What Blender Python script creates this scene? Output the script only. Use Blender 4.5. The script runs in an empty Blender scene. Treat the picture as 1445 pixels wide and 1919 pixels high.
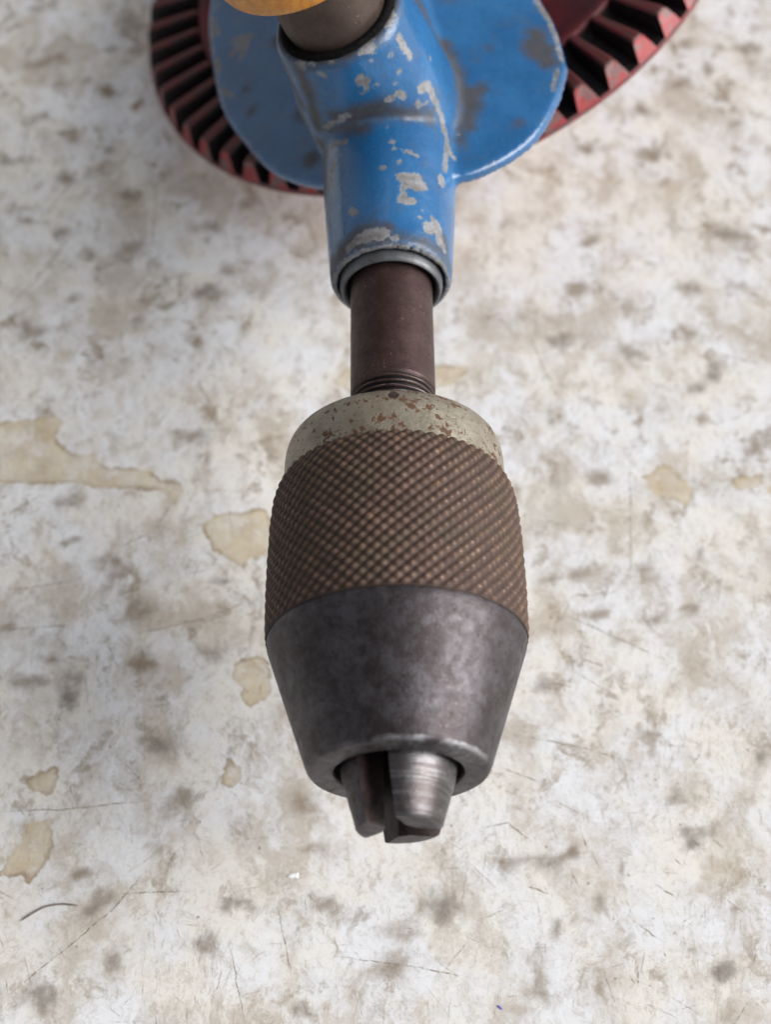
import bpy, math, random
import numpy as np
from mathutils import Matrix, Vector

# ------------------------------------------------------------------ camera, world, sun
S = 0.001                                    # everything below is written in millimetres
scene = bpy.context.scene
CAM = (-1.8745, -67.9468, 143.8066)
ROT = ((0.9999491, 0.00873735, -0.00504476),
       (-0.01008915, 0.86597051, -0.49999328),
       (0.0, 0.50001873, 0.86601459))
cd = bpy.data.cameras.new('camera')
cam = bpy.data.objects.new('camera', cd)
scene.collection.objects.link(cam)
m = Matrix(ROT).to_4x4()
m.translation = Vector(CAM) * S
cam.matrix_world = m
cd.sensor_fit = 'VERTICAL'
cd.sensor_height = 36.0
cd.lens = 2800 / 1919 * 36
cd.clip_start = 0.005
cd.clip_end = 50
cd.dof.use_dof = True
cd.dof.focus_distance = 0.165
cd.dof.aperture_fstop = 22.0
scene.camera = cam

w = bpy.data.worlds.new("World")
scene.world = w
w.use_nodes = True
nt = w.node_tree
nt.nodes.clear()
SUN_EL, SUN_AZ = math.radians(33), math.radians(96)      # azimuth from +Y clockwise: the light comes from the right
sky = nt.nodes.new('ShaderNodeTexSky')
sky.sky_type = 'NISHITA'
sky.sun_disc = False
sky.sun_elevation = SUN_EL
sky.sun_rotation = SUN_AZ
sky.air_density = 1.0
sky.dust_density = 3.0
hs = nt.nodes.new('ShaderNodeHueSaturation')
hs.inputs['Saturation'].default_value = 0.22
bg = nt.nodes.new('ShaderNodeBackground')
bg.inputs['Strength'].default_value = 0.06
wo = nt.nodes.new('ShaderNodeOutputWorld')
nt.links.new(sky.outputs[0], hs.inputs['Color'])
nt.links.new(hs.outputs[0], bg.inputs[0])
nt.links.new(bg.outputs[0], wo.inputs[0])

sd = bpy.data.lights.new('sun', 'SUN')
sd.energy = 2.75
sd.angle = math.radians(50)
sd.color = (1.0, 0.985, 0.965)
sun = bpy.data.objects.new('sun', sd)
scene.collection.objects.link(sun)
sdir = Vector((math.sin(SUN_AZ) * math.cos(SUN_EL), math.cos(SUN_AZ) * math.cos(SUN_EL), math.sin(SUN_EL)))
sun.rotation_euler = sdir.to_track_quat('Z', 'Y').to_euler()
sun.location = sdir * 2
scene.view_settings.view_transform = 'Standard'
scene.view_settings.look = 'None'
scene.view_settings.gamma = 1
scene.view_settings.exposure = 0.62
scene.render.engine = 'CYCLES'

# ------------------------------------------------------------------ helpers
PHI = 0.36
UV = np.array([math.cos(PHI), 0, math.sin(PHI)])        # across the gear
YV = np.array([0, 1, 0])                                # along the spindle
NV = np.array([-math.sin(PHI), 0, math.cos(PHI)])       # gear axis, towards the side handle
ZT = -36.0                                              # table top
GY, GN = 128.5, -19.0                                   # gear centre along the spindle, rear rim offset
YB = 75.1                                               # boss / side handle position


def mesh_obj(name, verts, faces, mats, parent=None, smooth=True, mat_idx=None, autosmooth=None):
    me = bpy.data.meshes.new(name)
    v = np.asarray(verts, dtype=np.float64) * S
    me.from_pydata(v.tolist() if len(v) < 3000 else [tuple(p) for p in v.tolist()], [], [tuple(f) for f in faces])
    if not isinstance(mats, (list, tuple)):
        mats = [mats]
    for mm in mats:
        me.materials.append(mm)
    if smooth:
        me.polygons.foreach_set('use_smooth', [True] * len(me.polygons))
    if mat_idx is not None:
        me.polygons.foreach_set('material_index', mat_idx)
    me.update()
    if autosmooth is not None:
        me.set_sharp_from_angle(angle=math.radians(autosmooth))
    o = bpy.data.objects.new(name, me)
    scene.collection.objects.link(o)
    if parent is not None:
        o.parent = parent
        o.matrix_parent_inverse = PINV[parent.name]
    return o


PINV = {}


def thing(name, loc, label, cat):
    o = bpy.data.objects.new(name, None)
    scene.collection.objects.link(o)
    o.location = Vector(loc) * S
    o.empty_display_size = 0.01
    o['label'] = label
    o['category'] = cat
    PINV[o.name] = Matrix.Translation(-Vector(loc) * S)
    return o


def keep(o):
    """let a part parent its own sub-parts without moving them"""
    PINV[o.name] = Matrix.Identity(4)
    return o


def lathe(prof, n=96, frame='Y', centre=(0, 0, 0), close=False, caps=(False, False)):
    """prof: list of (axial, radius); frame Y = spindle axis, N = handle/gear axis"""
    c = np.array(centre, float)
    a = {'Y': YV, 'N': NV}[frame]
    e1, e2 = (np.array([1, 0, 0]), np.array([0, 0, 1])) if frame == 'Y' else (UV, YV)
    V, F = [], []
    t = np.linspace(0, 2 * np.pi, n, endpoint=False)
    for (ax, r) in prof:
        V.append(c + ax * a + np.outer(np.cos(t), e1) * r + np.outer(np.sin(t), e2) * r)
    V = np.concatenate(V)
    m_ = len(prof)
    rng = m_ if close else m_ - 1
    for i in range(rng):
        j = (i + 1) % m_
        for k in range(n):
            l = (k + 1) % n
            F.append((i * n + k, j * n + k, j * n + l, i * n + l))
    if caps[0]:
        F.append(tuple(range(n)))
    if caps[1]:
        F.append(tuple(reversed(range((m_ - 1) * n, m_ * n))))
    return V, F


def curve_pts(pts, sub=6):
    """Catmull-Rom through profile points"""
    p = np.array([pts[0]] + list(pts) + [pts[-1]], float)
    out = []
    for i in range(1, len(p) - 2):
        for s in range(sub):
            t = s / sub
            a, b, c, d = p[i - 1], p[i], p[i + 1], p[i + 2]
            out.append(0.5 * ((2 * b) + (-a + c) * t + (2 * a - 5 * b + 4 * c - d) * t * t + (-a + 3 * b - 3 * c + d) * t ** 3))
    out.append(p[-2])
    return [tuple(q) for q in out]


# ------------------------------------------------------------------ node helper
class NT:
    def __init__(s, name):
        s.m = bpy.data.materials.new(name)
        s.m.use_nodes = True
        s.t = s.m.node_tree
        s.t.nodes.clear()
        s.out = s.t.nodes.new('ShaderNodeOutputMaterial')
        tc = s.t.nodes.new('ShaderNodeTexCoord')
        s.obj = s.vm('SCALE', tc.outputs['Object'], scale=1 / S)     # millimetres

    def n(s, kind, **kw):
        nd = s.t.nodes.new(kind)
        for k, v in kw.items():
            setattr(nd, k, v)
        return nd

    def set(s, sock, v):
        if hasattr(v, 'links'):
            s.t.links.new(v, sock)
        elif v is not None:
            sock.default_value = v

    def vm(s, op, a, b=None, scale=None):
        nd = s.n('ShaderNodeVectorMath', operation=op)
        s.set(nd.inputs[0], a)
        if b is not None:
            s.set(nd.inputs[1], b)
        if scale is not None:
            s.set(nd.inputs['Scale'], scale)
        return nd.outputs[0]

    def math(s, op, a, b=0.0, c=None, clamp=False):
        nd = s.n('ShaderNodeMath', operation=op, use_clamp=clamp)
        s.set(nd.inputs[0], a)
        s.set(nd.inputs[1], b)
        if c is not None:
            s.set(nd.inputs[2], c)
        return nd.outputs[0]

    def noise(s, scale, detail=4, rough=0.55, vec=None, dist=0.0, stretch=None, color=False):
        v = vec if vec is not None else s.obj
        if stretch is not None:
            v = s.vm('MULTIPLY', v, stretch)
        nd = s.n('ShaderNodeTexNoise')
        s.set(nd.inputs['Vector'], v)
        nd.inputs['Scale'].default_value = scale
        nd.inputs['Detail'].default_value = detail
        nd.inputs['Roughness'].default_value = rough
        nd.inputs['Distortion'].default_value = dist
        return nd.outputs['Color'] if color else nd.outputs['Fac']

    def ramp(s, v, lo, hi, a=0.0, b=1.0, smooth=True):
        nd = s.n('ShaderNodeMapRange')
        nd.interpolation_type = 'SMOOTHSTEP' if smooth else 'LINEAR'
        s.set(nd.inputs[0], v)
        s.set(nd.inputs[1], lo)
        s.set(nd.inputs[2], hi)
        s.set(nd.inputs[3], a)
        s.set(nd.inputs[4], b)
        return nd.outputs[0]

    def mix(s, f, a, b, mode='MIX'):
        nd = s.n('ShaderNodeMix', data_type='RGBA', blend_type=mode)
        s.set(nd.inputs[0], f)
        for i, v in ((6, a), (7, b)):
            if isinstance(v, tuple) and len(v) == 3:
                v = (*v, 1)
            s.set(nd.inputs[i], v)
        return nd.outputs[2]

    def attr(s, name):
        nd = s.n('ShaderNodeAttribute', attribute_name=name)
        return nd.outputs['Fac']

    def bump(s, h, strength=0.3, dist=0.1, normal=None):
        nd = s.n('ShaderNodeBump')
        nd.inputs['Strength'].default_value = strength
        nd.inputs['Distance'].default_value = dist * S
        s.set(nd.inputs['Height'], h)
        if normal is not None:
            s.set(nd.inputs['Normal'], normal)
        return nd.outputs[0]

    def bsdf(s, color, rough=0.5, metal=0.0, normal=None, coat=None, spec=None, alpha=None, coat_rough=0.15):
        nd = s.n('ShaderNodeBsdfPrincipled')
        if isinstance(color, tuple) and len(color) == 3:
            color = (*color, 1)
        s.set(nd.inputs['Base Color'], color)
        s.set(nd.inputs['Roughness'], rough)
        s.set(nd.inputs['Metallic'], metal)
        if normal is not None:
            s.set(nd.inputs['Normal'], normal)
        if coat is not None:
            s.set(nd.inputs['Coat Weight'], coat)
            nd.inputs['Coat Roughness'].default_value = coat_rough
        if spec is not None:
            s.set(nd.inputs['Specular IOR Level'], spec)
        if alpha is not None:
            s.set(nd.inputs['Alpha'], alpha)
        s.t.links.new(nd.outputs[0], s.out.inputs[0])
        return s.m


# ------------------------------------------------------------------ materials
def mat_table():
    n = NT('worn_white_laminate')
    P = n.obj
    warp = n.noise(0.16, 4, 0.6, color=True)
    Pw = n.vm('ADD', P, n.vm('SCALE', n.vm('SUBTRACT', warp, (0.5, 0.5, 0.5)), scale=7.0))
    streak = n.vm('MULTIPLY', Pw, (1.0, 0.62, 1.0))
    base = n.mix(n.ramp(n.noise(0.10, 5, 0.6), 0.38, 0.62), (0.76, 0.735, 0.69), (0.755, 0.765, 0.79))
    # thin beige wash, then brownish grime of three sizes
    wash = n.ramp(n.noise(0.11, 8, 0.70, streak), 0.44, 0.64)
    base = n.mix(n.math('MULTIPLY', wash, 0.80), base, n.mix(n.noise(0.08, 3), (0.49, 0.405, 0.295), (0.46, 0.43, 0.40)))
    reg = n.ramp(n.noise(0.07, 3, 0.55, n.vm('ADD', P, (40, 11, 0))), 0.36, 0.60)
    mid = n.ramp(n.noise(0.28, 9, 0.80, n.vm('ADD', streak, (13, 5, 0))), 0.50, 0.645)
    sy = n.n('ShaderNodeSeparateXYZ')
    n.set(sy.inputs[0], P)
    mid = n.math('MULTIPLY', mid, n.ramp(sy.outputs[1], -10.0, 110.0, 0.85, 1.25, smooth=False))
    base = n.mix(n.math('MULTIPLY', n.math('MULTIPLY', mid, n.ramp(reg, 0, 1, 0.5, 1.0)), 0.92), base, n.mix(n.noise(0.15, 3), (0.33, 0.255, 0.17), (0.28, 0.245, 0.215)))
    fine = n.ramp(n.noise(1.1, 6, 0.78, n.vm('MULTIPLY', Pw, (1.0, 0.45, 1.0))), 0.50, 0.72)
    base = n.mix(n.math('MULTIPLY', fine, 0.58), base, (0.36, 0.30, 0.225))
    # dark smudges at their places
    sm = n.attr('smudge')
    smn = n.math('ADD', sm, n.math('MULTIPLY', n.math('SUBTRACT', n.noise(0.42, 8, 0.72, P), 0.5), 1.9))
    smf = n.math('MULTIPLY', n.ramp(smn, 0.12, 1.2, 0.0, 0.76), n.ramp(sm, 0.02, 0.25))
    smc = n.mix(n.ramp(n.noise(0.10, 3), 0.4, 0.6), (0.15, 0.122, 0.10), (0.21, 0.15, 0.088))
    base = n.mix(smf, base, smc)
    # dried tan drips with a darker edge
    st = n.math('ADD', n.attr('stain'), n.math('MULTIPLY', n.math('SUBTRACT', n.noise(0.6, 7, 0.7), 0.5), 2.4))
    inside = n.ramp(st, -0.12, 0.12)
    edge = n.math('MULTIPLY', n.ramp(st, -0.15, 0.12), n.ramp(st, 0.05, 0.75, 1.0, 0.0))
    tan = n.mix(n.ramp(n.noise(0.35, 4), 0.3, 0.7), (0.62, 0.53, 0.36), (0.50, 0.39, 0.25))
    base = n.mix(n.math('MULTIPLY', inside, n.ramp(n.noise(0.22, 6, 0.7, n.vm('ADD', P, (21, 8, 0))), 0.35, 0.62, 0.34, 0.80)), base, tan)
    base = n.mix(n.math('MULTIPLY', edge, n.ramp(n.noise(0.3, 4), 0.40, 0.62, 0.05, 0.70)), base, (0.21, 0.14, 0.075))
    # hair-fine scuffs: stretched noise ridges in three directions
    for ang, sc, amt, seed in ((0.25, 0.9, 0.5, 3), (-0.75, 0.8, 0.45, 17), (1.25, 1.1, 0.5, 31), (0.8, 0.7, 0.35, 47)):
        mp = n.n('ShaderNodeMapping')
        n.set(mp.inputs['Vector'], n.vm('ADD', P, (seed, seed * 2.3, 0)))
        mp.inputs['Rotation'].default_value = (0, 0, ang)
        rid = n.noise(sc, 3, 0.6, mp.outputs[0], stretch=(0.12, 2.2, 1.0))
        line = n.ramp(n.math('ABSOLUTE', n.math('SUBTRACT', rid, 0.5)), 0.0, 0.012, 1.0, 0.0)
        gate = n.ramp(n.noise(0.28, 3, 0.6, n.vm('ADD', P, (seed * 5, 0, 0))), 0.56, 0.68)
        base = n.mix(n.math('MULTIPLY', n.math('MULTIPLY', line, gate), amt), base, (0.26, 0.20, 0.145))
    # gritty grain and fine downward-running brush marks
    grit = n.ramp(n.noise(2.2, 6, 0.85), 0.52, 0.66)
    base = n.mix(n.math('MULTIPLY', grit, n.ramp(n.noise(0.12, 4, 0.6, n.vm('ADD', P, (3, 60, 0))), 0.4, 0.65, 0.12, 0.60)), base, (0.33, 0.28, 0.23))
    mpg = n.n('ShaderNodeMapping')
    n.set(mpg.inputs['Vector'], n.vm('ADD', P, n.vm('SCALE', warp, scale=3.0)))
    mpg.inputs['Rotation'].default_value = (0, 0, 0.12)
    brush = n.ramp(n.noise(1.0, 4, 0.7, mpg.outputs[0], stretch=(3.4, 0.32, 1.0)), 0.55, 0.70)
    bgate = n.ramp(n.noise(0.09, 4, 0.6, n.vm('ADD', P, (77, 3, 0))), 0.46, 0.62)
    base = n.mix(n.math('MULTIPLY', n.math('MULTIPLY', brush, bgate), 0.60), base, (0.36, 0.27, 0.18))
    # small dark specks
    vo = n.n('ShaderNodeTexVoronoi')
    n.set(vo.inputs['Vector'], P)
    vo.inputs['Scale'].default_value = 0.42
    sepc = n.n('ShaderNodeSeparateColor')
    n.set(sepc.inputs[0], vo.outputs['Color'])
    dist = n.math('ADD', vo.outputs['Distance'], n.math('MULTIPLY', n.math('SUBTRACT', n.noise(3.0, 3), 0.5), 0.25))
    spk = n.math('MULTIPLY', n.ramp(dist, 0.03, 0.11, 1.0, 0.0), n.ramp(sepc.outputs[0], 0.72, 0.76))
    base = n.mix(n.math('MULTIPLY', spk, 0.7), base, (0.15, 0.11, 0.09))
    h = n.math('ADD', n.noise(0.9, 6, 0.6), n.math('MULTIPLY', n.noise(6, 3), 0.3))
    rough = n.ramp(n.noise(0.3, 4), 0.3, 0.7, 0.42, 0.6)
    return n.bsdf(base, rough, 0, n.bump(h, 0.35, 0.12), spec=0.35)


def mat_blue():
    n = NT('chipped_blue_enamel')
    P = n.obj
    col = n.mix(n.ramp(n.noise(0.12, 3), 0.35, 0.65), (0.009, 0.094, 0.250), (0.018, 0.128, 0.315))
    col = n.mix(n.ramp(n.noise(2.2, 6, 0.7), 0.45, 0.75, 0.0, 0.16), col, (0.07, 0.12, 0.18))
    # grime film
    gr = n.math('ADD', n.attr('grime'), n.math('MULTIPLY', n.math('SUBTRACT', n.noise(0.7, 6, 0.72), 0.5), 2.6))
    g = n.ramp(gr, -1.1, 0.9, 0.0, 0.9)
    col = n.mix(g, col, n.mix(n.noise(1.5, 4), (0.035, 0.033, 0.032), (0.085, 0.073, 0.064)))
    film = n.ramp(n.noise(0.22, 7, 0.7), 0.50, 0.70, 0.0, 0.5)
    col = n.mix(film, col, (0.065, 0.08, 0.10))
    # chips down to the grey metal
    jag = n.math('ADD', n.math('MULTIPLY', n.math('SUBTRACT', n.noise(1.6, 4, 0.6), 0.5), 1.3),
                 n.math('MULTIPLY', n.math('SUBTRACT', n.noise(6.0, 2, 0.5), 0.5), 0.35))
    ch = n.math('ADD', n.math('ADD', n.attr('chip'), 0.03), jag)
    chip = n.ramp(ch, -0.03, 0.05)
    # scattered specks
    spk = n.noise(1.25, 5, 0.62, n.vm('ADD', P, (31, 7, 3)))
    specks = n.ramp(spk, 0.715, 0.725)
    chip = n.math('MAXIMUM', chip, specks)
    metal = n.mix(n.ramp(n.noise(1.1, 5, 0.7), 0.35, 0.68), (0.28, 0.29, 0.315), (0.175, 0.16, 0.15))
    col = n.mix(chip, col, metal)
    rim = n.math('MULTIPLY', n.ramp(ch, -0.16, -0.02), n.math('SUBTRACT', 1.0, chip))
    col = n.mix(n.math('MULTIPLY', rim, 0.35), col, (0.16, 0.25, 0.36))
    rough = n.math('ADD', n.ramp(n.noise(0.6, 5, 0.6), 0.3, 0.7, 0.20, 0.36), n.math('ADD', n.math('MULTIPLY', chip, 0.2), n.math('MULTIPLY', g, 0.3)))
    h = n.math('SUBTRACT', n.math('MULTIPLY', n.noise(0.9, 5, 0.6), 0.8), n.math('MULTIPLY', chip, 0.35))
    h = n.math('ADD', h, n.math('MULTIPLY', n.noise(5.0, 3), 0.10))
    return n.bsdf(col, rough, n.math('MULTIPLY', chip, 0.35), n.bump(h, 0.5, 0.22), spec=0.5, coat=n.math('MULTIPLY', n.math('SUBTRACT', 1.0, n.math('MAXIMUM', chip, g)), 0.45), coat_rough=0.12)


def mat_steel(name, c1, c2, c3, metal=0.6, r=(0.35, 0.6), speck=0.55, bumpd=0.06, aniso=None, dustc=(0.30, 0.24, 0.17)):
    n = NT(name)
    col = n.mix(n.ramp(n.noise(0.35, 6, 0.65), 0.35, 0.66), c1, c2)
    col = n.mix(n.ramp(n.noise(1.4, 6, 0.75), 0.48, 0.75), col, c3)
    dn = n.noise(2.4, 4, 0.6, n.vm('ADD', n.obj, (5, 9, 2)))
    dust = n.ramp(dn, 0.66, 0.70)
    col = n.mix(n.math('MULTIPLY', dust, speck), col, dustc)
    h = n.noise(2.5, 6, 0.65)
    if aniso is not None:
        ln = n.noise(1.0, 4, 0.75, stretch=aniso)
        h = n.math('ADD', n.math('MULTIPLY', h, 0.4), ln)
        col = n.mix(n.ramp(ln, 0.42, 0.58, 0.0, 0.75), col, c3)
    rough = n.math('ADD', n.ramp(n.noise(0.8, 5, 0.65), 0.3, 0.7, r[0], r[1]), n.math('MULTIPLY', dust, 0.2), clamp=True)
    return n.bsdf(col, rough, n.math('MULTIPLY', n.math('SUBTRACT', 1.0, dust), metal), n.bump(h, 0.5, bumpd))


def mat_spindle():
    n = NT('brown_oxidised_steel')
    col = n.mix(n.ramp(n.noise(0.35, 6, 0.65), 0.35, 0.66), (0.050, 0.028, 0.026), (0.076, 0.045, 0.041))
    col = n.mix(n.ramp(n.noise(1.6, 6, 0.75), 0.48, 0.75), col, (0.030, 0.018, 0.017))
    nb = n.ramp(n.noise(2.6, 4, 0.7, stretch=(1.0, 0.6, 1.0)), 0.655, 0.69)
    rg = n.ramp(n.noise(0.35, 3), 0.40, 0.6, 0.2, 1.0)
    dust = n.math('MULTIPLY', nb, rg)
    col = n.mix(n.math('MULTIPLY', dust, 0.8), col, (0.34, 0.25, 0.16))
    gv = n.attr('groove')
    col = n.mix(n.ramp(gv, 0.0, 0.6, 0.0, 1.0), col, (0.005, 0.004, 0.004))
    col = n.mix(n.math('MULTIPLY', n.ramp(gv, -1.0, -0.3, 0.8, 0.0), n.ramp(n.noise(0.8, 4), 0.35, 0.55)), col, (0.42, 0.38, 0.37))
    h = n.math('ADD', n.noise(2.5, 6, 0.7), n.math('MULTIPLY', dust, 0.4))
    return n.bsdf(col, n.ramp(n.noise(0.8, 5), 0.3, 0.7, 0.40, 0.56), n.math('MULTIPLY', n.math('SUBTRACT', 1.0, dust), 0.55), n.bump(h, 0.5, 0.08))


def mat_cone():
    n = NT('dark_blued_steel')
    col = n.mix(n.ramp(n.noise(0.30, 6, 0.68), 0.36, 0.64), (0.047, 0.038, 0.040), (0.090, 0.083, 0.092))
    col = n.mix(n.ramp(n.noise(1.1, 7, 0.75), 0.47, 0.72), col, (0.036, 0.024, 0.023))
    col = n.mix(n.ramp(n.noise(0.7, 6, 0.75, n.vm('ADD', n.obj, (8, 2, 5))), 0.56, 0.70, 0, 0.30), col, (0.13, 0.12, 0.125))
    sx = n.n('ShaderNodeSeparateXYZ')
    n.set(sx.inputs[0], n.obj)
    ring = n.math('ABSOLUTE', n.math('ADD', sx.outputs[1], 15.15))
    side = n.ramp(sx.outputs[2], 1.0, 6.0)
    wear_glint = n.math('MULTIPLY', n.ramp(n.math('ADD', ring, n.math('MULTIPLY', n.math('SUBTRACT', n.noise(1.3, 6, 0.75), 0.5), 0.8)), 0.05, 0.40, 1.0, 0.0), n.ramp(n.noise(0.25, 3), 0.36, 0.52))  # worn face edge, with the rim highlight painted into its colour
    wear_glint = n.math('MULTIPLY', wear_glint, n.math('MULTIPLY', side, n.ramp(sx.outputs[0], -6.0, 2.5, 0.15, 1.0)))  # painted highlight kept to the top and right of the rim
    col = n.mix(n.math('MULTIPLY', wear_glint, 0.7), col, (0.40, 0.40, 0.42))
    dust = n.ramp(n.noise(2.6, 4, 0.6, n.vm('ADD', n.obj, (5, 9, 2))), 0.67, 0.70, 0, 0.4)
    col = n.mix(dust, col, (0.26, 0.22, 0.20))
    h = n.math('ADD', n.noise(2.6, 6, 0.7), n.math('MULTIPLY', n.noise(1.0, 3, 0.7, stretch=(0.06, 2.6, 0.06)), 0.9))
    rough = n.ramp(n.noise(0.7, 6, 0.7), 0.3, 0.7, 0.33, 0.52)
    return n.bsdf(col, rough, 0.72, n.bump(h, 0.6, 0.08))


def mat_collar():
    n = NT('dull_nickel_with_rust_spots')
    col = n.mix(n.ramp(n.noise(0.5, 5, 0.6), 0.35, 0.65), (0.255, 0.225, 0.175), (0.34, 0.31, 0.25))
    col = n.mix(n.ramp(n.noise(2.5, 5, 0.7), 0.5, 0.75, 0, 0.5), col, (0.18, 0.15, 0.12))
    rn = n.math('MULTIPLY', n.noise(1.05, 5, 0.62, n.vm('ADD', n.obj, (2.2, 4.1, 7.3))), n.ramp(n.noise(0.2, 3), 0.35, 0.6, 0.88, 1.08))
    rust = n.math('MAXIMUM', n.ramp(rn, 0.555, 0.61), n.math('MULTIPLY', n.ramp(n.noise(1.9, 5, 0.65, n.vm('ADD', n.obj, (12, 1, 3))), 0.60, 0.655), 0.85))
    col = n.mix(rust, col, n.mix(n.noise(1.7, 4), (0.040, 0.022, 0.014), (0.15, 0.070, 0.028)))
    # the small dark oil hole stamped near the rear edge
    d = n.vm('DISTANCE', n.obj, (-0.35, 23.6, 11.35))
    nd = n.n('ShaderNodeVectorMath', operation='DISTANCE')
    n.set(nd.inputs[0], n.obj)
    nd.inputs[1].default_value = (-0.15, 22.55, 12.0)
    dd = n.math('ADD', nd.outputs['Value'], n.math('MULTIPLY', n.noise(2.5, 3), 0.5))
    hole = n.ramp(dd, 0.75, 0.95, 1.0, 0.0)
    col = n.mix(n.math('MULTIPLY', hole, 0.9), col, (0.03, 0.018, 0.018))
    rough = n.math('ADD', 0.42, n.math('MULTIPLY', rust, 0.35))
    h = n.math('SUBTRACT', n.noise(1.6, 5), n.math('ADD', n.math('MULTIPLY', rust, 0.3), n.math('MULTIPLY', hole, 1.5)))
    return n.bsdf(col, rough, n.math('MULTIPLY', n.math('SUBTRACT', 1, rust), 0.55), n.bump(h, 0.5, 0.15))


def mat_knurl():
    n = NT('rusty_knurled_steel')
    k = n.attr('knurl')
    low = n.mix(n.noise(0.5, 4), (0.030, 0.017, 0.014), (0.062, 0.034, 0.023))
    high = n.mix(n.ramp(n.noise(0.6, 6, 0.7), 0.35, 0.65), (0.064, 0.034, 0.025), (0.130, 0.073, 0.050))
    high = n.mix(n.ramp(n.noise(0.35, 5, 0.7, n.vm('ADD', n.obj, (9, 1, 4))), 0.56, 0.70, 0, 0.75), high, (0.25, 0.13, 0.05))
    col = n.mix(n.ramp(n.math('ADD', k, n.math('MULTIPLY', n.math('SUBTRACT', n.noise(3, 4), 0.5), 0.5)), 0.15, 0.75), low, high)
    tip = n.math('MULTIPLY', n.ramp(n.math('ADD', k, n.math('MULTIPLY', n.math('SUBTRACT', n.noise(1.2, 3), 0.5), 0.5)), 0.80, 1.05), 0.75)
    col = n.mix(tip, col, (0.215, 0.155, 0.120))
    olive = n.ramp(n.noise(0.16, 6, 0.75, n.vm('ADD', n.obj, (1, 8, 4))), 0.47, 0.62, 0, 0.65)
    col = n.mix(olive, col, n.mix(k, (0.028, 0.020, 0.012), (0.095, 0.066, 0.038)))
    rough = n.ramp(tip, 0.0, 0.6, 0.68, 0.48)
    return n.bsdf(col, rough, n.ramp(tip, 0, 0.6, 0.1, 0.45), n.bump(n.noise(4, 4, 0.7), 0.4, 0.05))


def mat_red(name='worn_red_gear_paint'):
    n = NT(name)
    oi = n.n('ShaderNodeObjectInfo')
    P = n.vm('ADD', n.obj, n.vm('SCALE', (1.0, 0.7, 0.3), scale=n.math('MULTIPLY', oi.outputs['Random'], 60)))
    col = n.mix(n.ramp(n.noise(0.4, 4, vec=P), 0.35, 0.65), (0.40, 0.055, 0.058), (0.31, 0.036, 0.042))
    worn = n.ramp(n.noise(0.42, 5, 0.65, P), 0.50, 0.56, 0, 0.85)
    col = n.mix(worn, col, (0.19, 0.12, 0.115))
    col = n.mix(n.ramp(n.noise(1.8, 4, 0.7, P), 0.5, 0.8, 0, 0.5), col, (0.05, 0.02, 0.02))
    return n.bsdf(col, 0.5, 0, n.bump(n.noise(1.2, 4, vec=P), 0.3, 0.15))


def mat_simple(name, c1, c2, rough, metal=0.0, scale=0.8, bumpd=0.1, coat=None, spec=None):
    n = NT(name)
    col = n.mix(n.ramp(n.noise(scale, 6, 0.7), 0.35, 0.68), c1, c2)
    return n.bsdf(col, rough, metal, n.bump(n.noise(scale * 2.5, 5, 0.7), 0.5, bumpd), coat=coat, spec=spec)


def mat_web():
    n = NT('dark_red_gear_web')
    col = n.mix(n.ramp(n.noise(0.15, 5, 0.6), 0.35, 0.65), (0.165, 0.013, 0.018), (0.085, 0.011, 0.014))  # red set much darker than on the tooth ends
    return n.bsdf(col, 0.55, 0, n.bump(n.noise(0.7, 5), 0.4, 0.2))


def mat_wood():
    n = NT('orange_varnished_wood')
    g = n.noise(0.9, 6, 0.7, stretch=(1.0, 1.0, 0.18))
    col = n.mix(n.ramp(g, 0.35, 0.68), (0.66, 0.27, 0.018), (0.46, 0.155, 0.010))
    col = n.mix(n.ramp(n.noise(1.6, 5, 0.75), 0.5, 0.72, 0, 0.7), col, (0.62, 0.42, 0.20))
    col = n.mix(n.ramp(n.noise(2.2, 4, 0.7, n.vm('ADD', n.obj, (3, 3, 3))), 0.62, 0.7, 0, 0.7), col, (0.10, 0.045, 0.015))
    return n.bsdf(col, 0.4, 0, n.bump(n.noise(1.5, 5, 0.7), 0.5, 0.3), coat=0.3)


def mat_scratch():
    n = NT('scratch_dirt')
    a = n.attr('fade')
    al = n.math('MULTIPLY', a, n.ramp(n.noise(1.6, 4, 0.7), 0.36, 0.64, 0.04, 0.72))
    return n.bsdf((0.25, 0.19, 0.135), 0.6, 0, alpha=al)


M_TABLE = mat_table()
M_BLUE = mat_blue()
M_SPINDLE = mat_spindle()
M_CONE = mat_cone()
M_JAW = mat_steel('machined_jaw_steel', (0.105, 0.100, 0.104), (0.17, 0.165, 0.172), (0.058, 0.046, 0.045), 0.85, (0.26, 0.38), 0.4, 0.16, aniso=(0.12, 2.2, 0.12))
M_JAWSIDE = mat_simple('dark_jaw_flank', (0.016, 0.010, 0.010), (0.055, 0.036, 0.032), 0.5, 0.2)  # flanks coloured near black, darker than the outer jaw faces
M_BORE = mat_simple('dark_bore', (0.012, 0.009, 0.009), (0.03, 0.022, 0.02), 0.8)
M_COLLAR = mat_collar()
M_KNURL = mat_knurl()
M_BUSH = mat_steel('dull_grey_bushing', (0.10, 0.105, 0.115), (0.17, 0.175, 0.19), (0.05, 0.045, 0.038), 0.5, (0.40, 0.58), 0.5)
M_RED = mat_red()
M_WEB = mat_web()
M_RIM = mat_simple('scuffed_red_rim', (0.30, 0.07, 0.07), (0.17, 0.12, 0.12), 0.5, 0.2)
M_CREST = mat_simple('greasy_worn_tooth_crest', (0.165, 0.020, 0.022), (0.085, 0.042, 0.038), 0.42, 0.1, scale=0.7)
M_GREASE = mat_simple('black_gear_grease', (0.010, 0.007, 0.008), (0.028, 0.016, 0.016), 0.45)
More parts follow.
